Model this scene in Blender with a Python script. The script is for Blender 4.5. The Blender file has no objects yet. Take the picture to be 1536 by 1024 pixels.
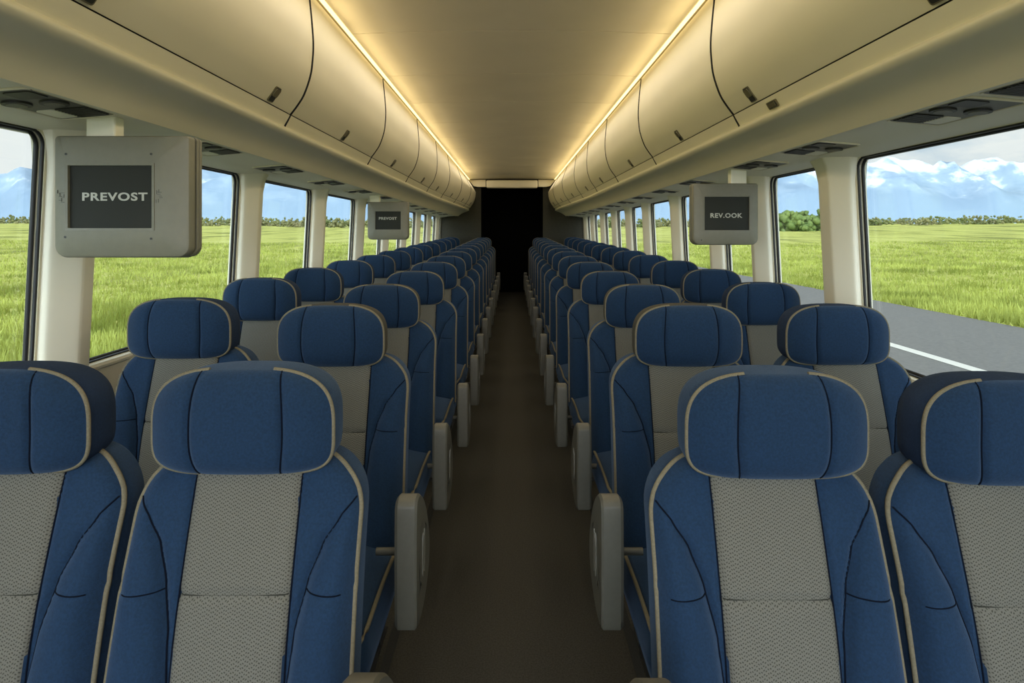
import bpy, bmesh, math, random
from mathutils import Vector, noise
random.seed(7)
C = bpy.context.scene.collection
PI = math.pi
CZ = 1.43            # camera (eye) height above the aisle floor
GZ = CZ - 2.8        # the ground outside

# ------------------------------------------------------------------ helpers
def lin(c):
    r = []
    for v in c:
        v /= 255.0
        r.append(v / 12.92 if v <= 0.04045 else ((v + 0.055) / 1.055) ** 2.4)
    return (r[0], r[1], r[2], 1.0)

def mat(name, col, rough=0.6, var=0.0, vscale=8.0, bump=0.0, bscale=200.0, metal=0.0, sheen=0.0, spec=0.5, col2=None):
    m = bpy.data.materials.new(name); m.use_nodes = True
    nt = m.node_tree; N = nt.nodes; L = nt.links
    p = N['Principled BSDF']
    p.inputs['Base Color'].default_value = lin(col)
    p.inputs['Roughness'].default_value = rough
    p.inputs['Metallic'].default_value = metal
    p.inputs['Specular IOR Level'].default_value = spec
    if sheen:
        p.inputs['Sheen Weight'].default_value = sheen
        p.inputs['Sheen Roughness'].default_value = 0.5
        p.inputs['Sheen Tint'].default_value = (0.45, 0.65, 1.0, 1)
    tc = N.new('ShaderNodeTexCoord')
    if var or col2:
        n = N.new('ShaderNodeTexNoise'); n.inputs['Scale'].default_value = vscale; n.inputs['Detail'].default_value = 5
        L.new(tc.outputs['Object'], n.inputs['Vector'])
        mx = N.new('ShaderNodeMix'); mx.data_type = 'RGBA'
        a = lin(col)
        b = lin(col2) if col2 else tuple(min(1, x * (1 + var)) for x in a[:3]) + (1,)
        if not col2: a = tuple(x * (1 - var) for x in a[:3]) + (1,)
        mx.inputs[6].default_value = a; mx.inputs[7].default_value = b
        r = N.new('ShaderNodeMapRange'); r.inputs[1].default_value = 0.35; r.inputs[2].default_value = 0.65
        L.new(n.outputs['Fac'], r.inputs[0]); L.new(r.outputs[0], mx.inputs[0])
        L.new(mx.outputs[2], p.inputs['Base Color'])
    if bump:
        n2 = N.new('ShaderNodeTexNoise'); n2.inputs['Scale'].default_value = bscale; n2.inputs['Detail'].default_value = 3
        L.new(tc.outputs['Object'], n2.inputs['Vector'])
        bp = N.new('ShaderNodeBump'); bp.inputs['Strength'].default_value = bump; bp.inputs['Distance'].default_value = 0.002
        L.new(n2.outputs['Fac'], bp.inputs['Height']); L.new(bp.outputs[0], p.inputs['Normal'])
    return m

def emis(name, col, st):
    m = bpy.data.materials.new(name); m.use_nodes = True
    nt = m.node_tree; nt.nodes.clear()
    e = nt.nodes.new('ShaderNodeEmission'); e.inputs[0].default_value = lin(col); e.inputs[1].default_value = st
    o = nt.nodes.new('ShaderNodeOutputMaterial'); nt.links.new(e.outputs[0], o.inputs[0])
    return m

def tag(o, label=None, cat=None, group=None, kind=None):
    if label: o['label'] = label
    if cat: o['category'] = cat
    if group: o['group'] = group
    if kind: o['kind'] = kind
    return o

def empty(name, loc):
    o = bpy.data.objects.new(name, None); C.objects.link(o); o.location = loc
    o.empty_display_size = 0.1
    return o

class MB:
    def __init__(s): s.v = []; s.f = []; s.m = []; s.mi = 0
    def add(s, vs, fs):
        b = len(s.v); s.v += [tuple(p) for p in vs]
        for f in fs: s.f.append([b + i for i in f]); s.m.append(s.mi)
    def box(s, x0, x1, y0, y1, z0, z1):
        s.add([(x0,y0,z0),(x1,y0,z0),(x1,y1,z0),(x0,y1,z0),(x0,y0,z1),(x1,y0,z1),(x1,y1,z1),(x0,y1,z1)],
              [(0,3,2,1),(4,5,6,7),(0,1,5,4),(1,2,6,5),(2,3,7,6),(3,0,4,7)])
    def rbox(s, x0, x1, y0, y1, z0, z1, b, seg=3):
        bm = bmesh.new(); bmesh.ops.create_cube(bm, size=1)
        for v in bm.verts:
            v.co = ((x0+x1)/2 + v.co.x*(x1-x0), (y0+y1)/2 + v.co.y*(y1-y0), (z0+z1)/2 + v.co.z*(z1-z0))
        bmesh.ops.bevel(bm, geom=bm.edges[:], offset=b, segments=seg, affect='EDGES', profile=0.5)
        bm.verts.index_update()
        s.add([v.co[:] for v in bm.verts], [[v.index for v in f.verts] for f in bm.faces]); bm.free()
    def loft(s, secs, closed=True, cap0=False, cap1=False):
        n = len(secs[0]); b = len(s.v)
        for q in secs: s.v += [tuple(p) for p in q]
        for i in range(len(secs)-1):
            for j in range(n if closed else n-1):
                k = (j+1) % n
                s.f.append([b+i*n+j, b+i*n+k, b+(i+1)*n+k, b+(i+1)*n+j]); s.m.append(s.mi)
        if cap0: s.f.append([b+j for j in range(n)][::-1]); s.m.append(s.mi)
        if cap1: s.f.append([b+(len(secs)-1)*n+j for j in range(n)]); s.m.append(s.mi)
    def tube(s, pts, r, n=8, closed=False):
        P = [Vector(p) for p in pts]; m = len(P); secs = []
        for i, p in enumerate(P):
            a = P[(i-1) % m] if (closed or i) else p
            c = P[(i+1) % m] if (closed or i < m-1) else p
            t = (c - a).normalized()
            u = t.cross(Vector((0,1,0)))
            if u.length < 0.3: u = t.cross(Vector((1,0,0)))
            u.normalize(); w = t.cross(u)
            secs.append([p + u*r*math.cos(2*PI*k/n) + w*r*math.sin(2*PI*k/n) for k in range(n)])
        if closed: secs.append(secs[0])
        s.loft(secs, True, not closed, not closed)
    def prism(s, poly, ax, a0, a1):
        """poly of (u,v); extruded along axis ax from a0 to a1 (x: u=y v=z, y: u=x v=z, z: u=x v=y)"""
        def P(u, v, a): return {'x': (a,u,v), 'y': (u,a,v), 'z': (u,v,a)}[ax]
        n = len(poly)
        s.add([P(u,v,a0) for u,v in poly] + [P(u,v,a1) for u,v in poly],
              [list(range(n))[::-1], [n+i for i in range(n)]] + [(i,(i+1)%n,n+(i+1)%n,n+i) for i in range(n)])
    def build(s, name, mats, parent=None, smooth=None, loc=None):
        me = bpy.data.meshes.new(name); me.from_pydata(s.v, [], s.f)
        if not isinstance(mats, (list, tuple)): mats = [mats]
        for m in mats: me.materials.append(m)
        me.polygons.foreach_set('material_index', s.m)
        bm = bmesh.new(); bm.from_mesh(me); bmesh.ops.recalc_face_normals(bm, faces=bm.faces); bm.to_mesh(me); bm.free()
        if smooth:
            me.polygons.foreach_set('use_smooth', [True]*len(me.polygons))
            me.set_sharp_from_angle(angle=math.radians(smooth))
        me.update()
        o = bpy.data.objects.new(name, me); C.objects.link(o)
        if parent: o.parent = parent
        if loc: o.location = loc
        return o

def children(o, tab):
    return tab.get(o.name, [])

def copy_tree(o, tab, parent=None):
    c = o.copy(); C.objects.link(c); c.parent = parent
    for ch in tab.get(o.name, []): copy_tree(ch, tab, c)
    return c

def kid_table():
    t = {}
    for o in C.objects:
        if o.parent: t.setdefault(o.parent.name, []).append(o)
    return t

def interp(tab, x):
    if x <= tab[0][0]: return tab[0][1]
    for (a, b), (c, d) in zip(tab, tab[1:]):
        if x <= c:
            t = (x-a)/(c-a); t = t*t*(3-2*t)*0.35 + t*0.65
            return b + (d-b)*t
    return tab[-1][1]

def rrect(x0, x1, z0, z1, r, n=6, rt=None):
    """rounded rectangle outline, counter-clockwise from bottom right; rt = radius of the top corners"""
    rt = r if rt is None else rt
    out = []
    for cx, cz, a0, rr in ((x1-r, z0+r, -90, r), (x1-rt, z1-rt, 0, rt), (x0+rt, z1-rt, 90, rt), (x0+r, z0+r, 180, r)):
        for i in range(n+1):
            a = math.radians(a0 + 90*i/n); out.append((cx+rr*math.cos(a), cz+rr*math.sin(a)))
    return out

# ------------------------------------------------------------------ materials
M = {}
M['cream']   = mat('cream_panel', (222,214,186), 0.5, var=0.02, vscale=3, bump=0.05, bscale=400)
M['ceil']    = mat('ceiling_fabric', (228,220,194), 0.75, var=0.03, vscale=2, bump=0.1, bscale=500)
M['service'] = mat('service_panel', (236,233,212), 0.55, bump=0.05, bscale=400)
M['pillar']  = mat('pillar_trim', (232,226,204), 0.5, var=0.02, vscale=4, bump=0.06, bscale=300)
M['seal']    = mat('rubber_seal', (22,22,20), 0.45)
M['dark']    = mat('dark_gap', (14,13,11), 0.8)
M['vent']    = mat('vent_black', (34,34,30), 0.5)
M['ventg']   = mat('vent_grey', (96,95,84), 0.5)
M['blue']    = mat('blue_plush', (21,43,67), 0.85, var=0.18, vscale=220, bump=0.5, bscale=700, sheen=0.15, spec=0.2)
M['navy']    = mat('navy_side_fabric', (26,42,66), 0.9, var=0.12, vscale=200, bump=0.4, bscale=600, spec=0.2)
M['olive']   = mat('charcoal_side_fabric', (66,64,56), 0.9, var=0.12, vscale=200, bump=0.4, bscale=600, spec=0.2)
M['seam_shade']  = mat('seam_groove_shade', (8,14,26), 0.9, spec=0.1)  # dark lines that paint the shade in the seam grooves
M['gseam_shade'] = mat('grey_seam_groove_shade', (50,50,44), 0.9, spec=0.1)
M['pipe']    = mat('piping_fabric', (108,101,82), 0.8, var=0.12, vscale=300, bump=0.4, bscale=600, spec=0.2)
M['plastic'] = mat('grey_plastic', (86,84,74), 0.5, var=0.04, vscale=60, bump=0.15, bscale=500)
M['slit_hilite']= mat('slit_highlight', (112,110,100), 0.35)  # paler tone painting the highlights on the armrest cap
M['metal']   = mat('seat_metal', (60,60,58), 0.4, metal=0.6)
M['carpet']  = mat('aisle_carpet', (62,60,54), 0.95, var=0.22, vscale=180, bump=0.6, bscale=500, spec=0.1)
M['lower']   = mat('side_lining', (205,201,184), 0.8)
M['rear']    = mat('rear_bulkhead', (46,43,29), 0.8, var=0.1, vscale=20)
M['black']   = mat('black_recess', (6,6,5), 0.9, spec=0.1)  # unlit darkness of the doorway put into the wall colour
M['tv']      = mat('monitor_housing', (116,113,96), 0.5, var=0.03, vscale=40, bump=0.2, bscale=600)
M['screen']  = mat('monitor_screen', (50,51,46), 0.7, spec=0.15)
M['letter']  = mat('monitor_lettering', (178,176,162), 0.5)
M['latch']   = mat('latch_bronze', (120,112,84), 0.35, metal=0.4)
M['road']    = mat('asphalt', (106,103,96), 0.9, var=0.10, vscale=12, bump=0.3, bscale=60)
M['line']    = mat('road_paint', (200,196,182), 0.8)
M['shell']   = mat('bus_shell', (170,170,165), 0.5)
M['led']     = emis('led_glow', (255,222,150), 2.6)

# woven centre panel: rows of small dark stitches, alternating like herringbone
def woven():
    m = mat('woven_grey_insert', (134,132,121), 0.9, spec=0.15)
    nt = m.node_tree; N = nt.nodes; L = nt.links; p = N['Principled BSDF']
    tc = N.new('ShaderNodeTexCoord'); sx = N.new('ShaderNodeSeparateXYZ'); L.new(tc.outputs['Object'], sx.inputs[0])
    def mth(op, a, b=None):
        n = N.new('ShaderNodeMath'); n.operation = op
        for i, q in enumerate((a, b)):
            if q is None: continue
            if isinstance(q, (int, float)): n.inputs[i].default_value = q
            else: L.new(q, n.inputs[i])
        return n.outputs[0]
    X, Z = sx.outputs[0], sx.outputs[2]
    nz = N.new('ShaderNodeTexNoise'); nz.inputs['Scale'].default_value = 90; L.new(tc.outputs['Object'], nz.inputs['Vector'])
    jit = mth('MULTIPLY', mth('SUBTRACT', nz.outputs['Fac'], 0.5), 2.2)
    a = mth('SINE', mth('ADD', mth('MULTIPLY', X, 2*PI/0.0080), jit))
    zz = mth('ADD', mth('MULTIPLY', Z, 2*PI/0.0066), mth('MULTIPLY', mth('SINE', mth('MULTIPLY', X, 2*PI/0.016)), 1.6))
    b = mth('SINE', mth('ADD', zz, jit))
    d = mth('MULTIPLY', a, b)
    st = N.new('ShaderNodeMapRange'); st.inputs[1].default_value = 0.25; st.inputs[2].default_value = 0.75
    L.new(d, st.inputs[0])
    mx = N.new('ShaderNodeMix'); mx.data_type = 'RGBA'
    mx.inputs[6].default_value = lin((110,108,99)); mx.inputs[7].default_value = lin((68,67,60))
    L.new(st.outputs[0], mx.inputs[0])
    n2 = N.new('ShaderNodeTexNoise'); n2.inputs['Scale'].default_value = 500; L.new(tc.outputs['Object'], n2.inputs['Vector'])
    mm = N.new('ShaderNodeMix'); mm.data_type = 'RGBA'; mm.blend_type = 'MULTIPLY'; mm.inputs[0].default_value = 0.35
    L.new(mx.outputs[2], mm.inputs[6]); L.new(n2.outputs['Color'], mm.inputs[7])
    hs = N.new('ShaderNodeRGBToBW'); L.new(n2.outputs['Color'], hs.inputs[0]); L.new(hs.outputs[0], mm.inputs[7])
    L.new(mm.outputs[2], p.inputs['Base Color'])
    bp = N.new('ShaderNodeBump'); bp.inputs['Strength'].default_value = 0.5; bp.inputs['Distance'].default_value = 0.001; bp.invert = True
    L.new(st.outputs[0], bp.inputs['Height']); L.new(bp.outputs[0], p.inputs['Normal'])
    return m
M['woven'] = woven()

def glass():
    m = bpy.data.materials.new('window_glass'); m.use_nodes = True
    nt = m.node_tree; nt.nodes.clear(); N = nt.nodes
    t = N.new('ShaderNodeBsdfTransparent'); t.inputs[0].default_value = (0.95, 0.97, 0.95, 1)
    g = N.new('ShaderNodeBsdfGlossy'); g.inputs['Roughness'].default_value = 0.03
    mx = N.new('ShaderNodeMixShader'); mx.inputs[0].default_value = 0.05
    o = N.new('ShaderNodeOutputMaterial')
    nt.links.new(t.outputs[0], mx.inputs[1]); nt.links.new(g.outputs[0], mx.inputs[2]); nt.links.new(mx.outputs[0], o.inputs[0])
    return m
M['glass'] = glass()

# ------------------------------------------------------------------ the shell of the coach
Y0, Y1 = -2.4, 12.6
def sag(z, D):                      # the service duct drops slightly towards the rear
    return z * (1 - 0.014*(max(0, min(D, 8) - 2)))
PROF = [(0.905,1.068),(0.893,0.95),(0.885,0.84),(0.888,0.76),(0.898,0.69),(0.925,0.61),(0.955,0.56),(0.985,0.52)]
def spline(P, n):
    out = []
    for i in range(len(P)-1):
        p0 = P[max(i-1,0)]; p1 = P[i]; p2 = P[i+1]; p3 = P[min(i+2,len(P)-1)]
        for k in range(n):
            t = k/n
            out.append(tuple(0.5*((2*b)+(c-a)*t+(2*a-5*b+4*c-d)*t*t+(-a+3*b-3*c+d)*t**3) for a,b,c,d in zip(p0,p1,p2,p3)))
    out.append(P[-1]); return out
DOOR = spline(PROF, 4)
def prof_pt(x, z, D):
    b = max(0.0, min(1.0, (D-8)/3.5))
    w = max(0.0, min(1.0, (1.068-z)/0.25))
    x2 = x - 0.13*b*w*(1 if z > 0.5 else max(0, (z-0.3)/0.2))
    return x2, z
def wallx(zr, off=0): return 1.48 + (0.32-zr)*0.052 + off

# floor, platforms
mb = MB(); mb.box(-1.62, 1.62, Y0, Y1+1.6, -0.06, 0.0); fl = mb.build('floor', M['carpet']); tag(fl, 'dark charcoal carpeted aisle floor of the coach', 'floor', kind='structure')
mb = MB()
for s in (-1, 1):
    mb.add([(s*0.40,Y0,0.001),(s*1.56,Y0,0.001),(s*1.56,Y1,0.001),(s*0.40,Y1,0.001),
            (s*0.40,Y0,0.08),(s*1.56,Y0,0.08),(s*1.56,Y1,0.17),(s*0.40,Y1,0.17)],
           [(0,3,2,1),(4,5,6,7),(0,1,5,4),(1,2,6,5),(2,3,7,6),(3,0,4,7)])
pf = mb.build('floor_platform', M['carpet']); tag(pf, 'carpeted raised platforms under the seat rows beside the aisle', 'platform', kind='structure')

# ceiling: shallow arch of transverse panels with fine joints
seams = [-1.35, -0.42, 0.51, 1.44, 2.37, 3.30, 4.2, 5.1, 6.03, 6.98, 7.95, 8.95, 9.95, 10.9, 11.8]
mb = MB()
edges = [Y0] + seams + [Y1]
NX = 24
def cz(x): return CZ + 1.082 + 0.022*(1-(x/0.93)**2)
for a, b in zip(edges, edges[1:]):
    g = 0.0042
    secs = []
    for y, dz in ((a+g, 0.012), (a+g, 0.0015), (a+g+0.002, 0), (b-g-0.002, 0), (b-g, 0.0015), (b-g, 0.012)):
        secs.append([(-0.93+1.86*i/NX, y, cz(-0.93+1.86*i/NX)+dz) for i in range(NX+1)])
    mb.loft(secs, closed=False)
mb.mi = 1
mb.loft([[(-0.93+1.86*i/NX, y, cz(-0.93+1.86*i/NX)+0.011) for i in range(NX+1)] for y in (Y0, Y1)], closed=False)
o = mb.build('ceiling', [M['ceil'], M['vent']], smooth=30); tag(o, 'cream arched ceiling panels running down the middle of the coach', 'ceiling', kind='structure')
mb = MB(); mb.box(-1.64, 1.64, Y0, Y1+1.8, CZ+1.16, CZ+1.22)
mb.box(-1.64,-1.55,Y0,Y1+1.8,CZ+0.33,CZ+1.16); mb.box(1.55,1.64,Y0,Y1+1.8,CZ+0.33,CZ+1.16)
o = mb.build('roof', M['shell']); tag(o, 'outer roof of the coach above the ceiling', 'roof', kind='structure')

# side walls: lining under the windows and above them
for s, nm in ((-1,'left'), (1,'right')):
    mb = MB()
    SL = -0.487 if s < 0 else -0.565
    zs = [-1.43, -0.9, SL-0.015]
    A = [(s*wallx(z,0.0), z) for z in zs] + [(s*(wallx(SL)+0.07), SL), (s*1.62,-1.43)]
    mb.prism([(x, CZ+z) for x, z in A], 'y', Y0, Y1)
    o = mb.build('wall_'+nm, M['lower']); tag(o, f'lower {nm} side wall lining below the coach windows', 'wall', kind='structure')
    # sill rail
    mb = MB()
    xx = wallx(SL)
    mb.tube([(s*(xx+0.0), Y0, CZ+SL-0.005), (s*(xx+0.0), Y1, CZ+SL-0.005)], 0.014, 8)
    o = mb.build('trim_1' if s < 0 else 'trim_2', M['pillar'], smooth=40); tag(o, f'pale sill rail along the bottom of the {nm} windows', 'trim', kind='structure')

# pillars and windows
PL = [-2.3, -1.0, 0.5, 1.92, 3.29, 4.47, 5.70, 6.88, 8.05, 9.25, 10.45, 11.65]
PR = [-2.3, -0.9, 0.6, 2.60, 3.47, 4.24, 5.28, 6.45, 7.45, 8.5, 9.6, 10.8, 11.8]
PW = 0.20
def topz(D): return sag(0.325, D)
wn = 0
tn = 2
ords = ['nearest', 'second', 'third', 'fourth', 'fifth', 'sixth', 'seventh', 'eighth', 'ninth', 'tenth', 'eleventh', 'twelfth', 'thirteenth', 'fourteenth', 'fifteenth']
for s, nm, PP in ((-1,'left',PL), (1,'right',PR)):
    vis = 0
    for k, p in enumerate(PP):
        w = 0.17 if (p > 1.5) else 0.2
        if s > 0 and 2.5 < p < 2.7: w = 0.21
        prof = [(0,-0.012),(0.003,0.010),(0.012,0.022),(0.045,0.042),(0.082,0.063),(0.092,0.066),(0.104,0.066),(w-0.02,0.058),(w-0.006,0.050),(w,0.030),(w,-0.012)]
        prof = spline(prof, 3)
        secs = []
        for t in [i/14 for i in range(15)]:
            z = -0.60 + t*(0.36+0.60)
            fl = 1 + 0.5*max(0, (t-0.86)/0.14)**2
            q = []
            for (yy, d) in prof:
                yc = w*0.5; y = yc + (yy-yc)*fl
                q.append((s*(wallx(z) - d*fl), p + y, CZ+z))
            q.append((s*(wallx(z)+0.05), p+w*0.5+w*0.5*fl, CZ+z)); q.append((s*(wallx(z)+0.05), p+w*0.5-w*0.5*fl, CZ+z))
            secs.append(q)
        mb = MB(); mb.loft(secs, True, True, True)
        tn += 1
        o = mb.build(f'trim_{tn}', M['pillar'], smooth=40)
        tag(o, f'cream window pillar on the {nm} side, number {k+1} from the front' if p < 1.8 else f'cream rounded pillar between {nm} side windows, {ords[vis]} visible from the camera', 'window pillar', kind='structure')
        if p > 1.8: vis += 1
    for k in range(len(PP)):
        ya = PP[k] + 0.165
        yb = PP[k+1] + 0.012 if k+1 < len(PP) else Y1-0.02
        if yb - ya < 0.25: continue
        wn += 1
        D = (ya+yb)/2
        z1a = topz(ya); z1 = topz(yb); z0 = -0.487 if s < 0 else -0.565
        # frame ring with rounded opening
        hole = rrect(ya+0.01, yb-0.02, z0+0.01, min(z1,z1a)-0.004, 0.035, 6, 0.05)
        outer = []
        for (y, z) in hole:
            cy, cz_ = (ya+yb)/2, (z0+z1)/2
            outer.append((ya-0.03 if y < cy else yb+0.03, z0-0.03 if z < cz_ else 0.42))
        mb = MB(); rings = []
        for off, pts in ((0.004, outer), (0.004, hole), (0.03, hole), (0.03, outer)):
            rings.append([(s*wallx(z, off), y, CZ+z) for y, z in pts])
        mb.loft(rings, True)
        wroot = mb.build(f'window_{wn}', M['cream'], smooth=35)
        tag(wroot, f'side window number {k+1} along the {nm} wall looking over green field', 'window', kind='structure')
        mb = MB()
        for off, r, ins in ((0.012, 0.006, 0.002), (0.03, 0.007, 0.006)):
            h2 = rrect(ya+0.01+ins, yb-0.02-ins, z0+0.01+ins, min(z1,z1a)-0.004-ins, 0.035, 6, 0.045)
            mb.tube([(s*wallx(z, off), y, CZ+z) for y, z in h2], r, 6, closed=True)
        mb.build('window_seal', M['seal'], wroot, smooth=60)
        mb = MB(); h3 = rrect(ya, yb-0.01, z0, z1+0.005, 0.05, 6, 0.07)
        mb.loft([[(s*wallx(z, 0.034), y, CZ+z) for y, z in h3], [(s*wallx(z, 0.038), y, CZ+z) for y, z in h3]], True, True, True)
        mb.build('window_pane', M['glass'], wroot)

# the cove (valance) under the bins and the service duct underside
YS = [Y0 + (Y1-Y0)*i/60 for i in range(61)]
for s, nm in ((-1,'left'), (1,'right')):
    base = spline([(1.006,0.463),(0.999,0.455),(1.001,0.445),(1.016,0.434),(1.050,0.424),(1.085,0.411),(1.125,0.388),(1.155,0.360),(1.165,0.350)], 3)
    mb = MB(); secs = []
    for y in YS:
        q = []
        for x, z in base:
            t = max(0, (0.462-z)/0.11); zz = z*(1-t) + sag(z, y)*t
            q.append((s*prof_pt(x, z, y)[0], y, CZ+zz))
        q.append((s*1.175, y, CZ+sag(0.356, y))); q.append((s*1.30, y, CZ+0.47)); q.append((s*1.05, y, CZ+0.50))
        secs.append(q)
    mb.loft(secs, True, True, True)
    tn += 1
    o = mb.build(f'trim_{tn}', M['cream'], smooth=35); tag(o, f'cream rounded cove running under the {nm} overhead bins', 'trim', kind='structure')
    mb = MB(); secs = []
    for y in YS:
        q = [(s*x, y, CZ+sag(z, y)) for x, z in ((1.170,0.352),(1.182,0.350),(1.188,0.357),(1.36,0.343),(1.375,0.337),(1.42,0.330),(1.47,0.322),(1.50,0.318))]
        q += [(s*1.56, y, CZ+0.40), (s*1.56, y, CZ+0.47), (s*1.20, y, CZ+0.47)]
        secs.append(q)
    mb.loft(secs, True, True, True)
    tn += 1
    o = mb.build(f'trim_{tn}', M['service'], smooth=25); tag(o, f'grey cream underside of the {nm} service duct above the windows', 'trim', kind='structure')

# rear bulkhead with dark doorway, header above it
mb = MB()
for s in (-1, 1):
    a, b = sorted((s*0.65, s*1.56)); mb.box(a, b, Y1, Y1+0.05, 0, CZ+0.93)
mb.box(-1.56, 1.56, Y1, Y1+0.05, CZ+0.93, CZ+1.15)
o = mb.build('wall_rear', M['rear']); tag(o, 'dark olive rear bulkhead around the black doorway', 'wall', kind='structure')
mb = MB(); mb.box(-0.7,-0.65,Y1+0.05,Y1+1.6,0,CZ+0.98); mb.box(0.65,0.7,Y1+0.05,Y1+1.6,0,CZ+0.98)
mb.box(-0.7,0.7,Y1+1.55,Y1+1.6,0,CZ+0.98); mb.box(-0.7,0.7,Y1+0.05,Y1+1.6,CZ+0.93,CZ+0.98)
o = mb.build('door_1', M['black']); tag(o, 'unlit black rear doorway at the end of the aisle', 'doorway', kind='structure')
mb = MB(); mb.rbox(-0.53, 0.53, Y1-0.22, Y1-0.002, CZ+0.90, CZ+1.06, 0.025)
for s in (-1,1):
    P = [(s*0.55, CZ+1.075), (s*0.90, CZ+1.07), (s*0.80, CZ+0.95), (s*0.72, CZ+0.93), (s*0.55, CZ+0.93)]
    mb.prism(P, 'y', Y1-0.10, Y1-0.002)
o = mb.build('trim_40', M['cream'], smooth=30); tag(o, 'cream header panel above the rear doorway', 'trim', kind='structure')

# ------------------------------------------------------------------ light strips
for s, nm in ((-1,'left'), (1,'right')):
    mb = MB()
    mb.add([(s*0.878, Y0, CZ+1.0805), (s*0.896, Y0, CZ+1.073), (s*0.896, Y1-0.12, CZ+1.073), (s*0.878, Y1-0.12, CZ+1.0805),
            (s*0.880, Y0, CZ+1.084), (s*0.900, Y0, CZ+1.078), (s*0.900, Y1-0.12, CZ+1.078), (s*0.880, Y1-0.12, CZ+1.084)],
           [(0,1,2,3),(4,7,6,5),(0,4,5,1),(1,5,6,2),(2,6,7,3),(3,7,4,0)])
    o = mb.build('light_strip', M['led'])
    tag(o, f'warm glowing light strip along the {nm} edge of the ceiling', 'light strip', 'ceiling light strips')

# one per bin length: cove lamps for the strips, added unseen downlights filling the cabin
for s in (-1, 1):
    for k in range(8):
        for nm_, ang, pw, wd in (('cove_lamp', 105, 1.9, 0.03), ('cabin_fill', 15, 4.3 - 0.25*k, 0.04)):
            l = bpy.data.lights.new(nm_, 'AREA'); l.shape = 'RECTANGLE'; l.size = 1.8; l.size_y = wd; l.energy = pw
            l.color = (1.0, 0.76, 0.40) if nm_ == 'cove_lamp' else (1.0, 0.90, 0.72)
            lo = bpy.data.objects.new(nm_, l); C.objects.link(lo)
            lo.location = (s*(0.865 if nm_ == 'cove_lamp' else 0.74), Y0+0.95+1.84*k, CZ+(1.000 if nm_ == 'cove_lamp' else 1.078))
            a = math.radians(ang)
            d = Vector((-s*math.sin(a), 0, -math.cos(a)))
            q = d.to_track_quat('-Z', 'Y'); lo.rotation_mode = 'QUATERNION'
            x = Vector((0, 1, 0)); zz = -d; yv = zz.cross(x)
            from mathutils import Matrix
            lo.rotation_quaternion = Matrix((x, yv, zz)).transposed().to_quaternion()

# ------------------------------------------------------------------ overhead bins
DIV = [-2.4, -0.35, 1.10, 2.67, 4.20, 5.70, 7.10, 8.40, 9.80, 11.20, 12.5]
LATCH = {2: (1.37, 2.42), 3: (3.45,), 4: (4.85,), 5: (6.45,), 6: (7.7,), 7: (9.1,), 8: (10.5,), 9: (11.9,)}
def path_norm(pts, i):
    a = pts[max(i-1,0)]; b = pts[min(i+1,len(pts)-1)]
    dx, dz = b[0]-a[0], b[1]-a[1]; l = math.hypot(dx, dz); return (-dz/l, dx/l)
def door_at(zr):                # point and tangent on the door profile at a height
    for i in range(len(DOOR)-1):
        if DOOR[i][1] >= zr >= DOOR[i+1][1]:
            t = (DOOR[i][1]-zr)/(DOOR[i][1]-DOOR[i+1][1])
            p = (DOOR[i][0]+(DOOR[i+1][0]-DOOR[i][0])*t, zr)
            d = Vector((DOOR[i+1][0]-DOOR[i][0], DOOR[i+1][1]-DOOR[i][1])).normalized()
            return p, d
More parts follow.
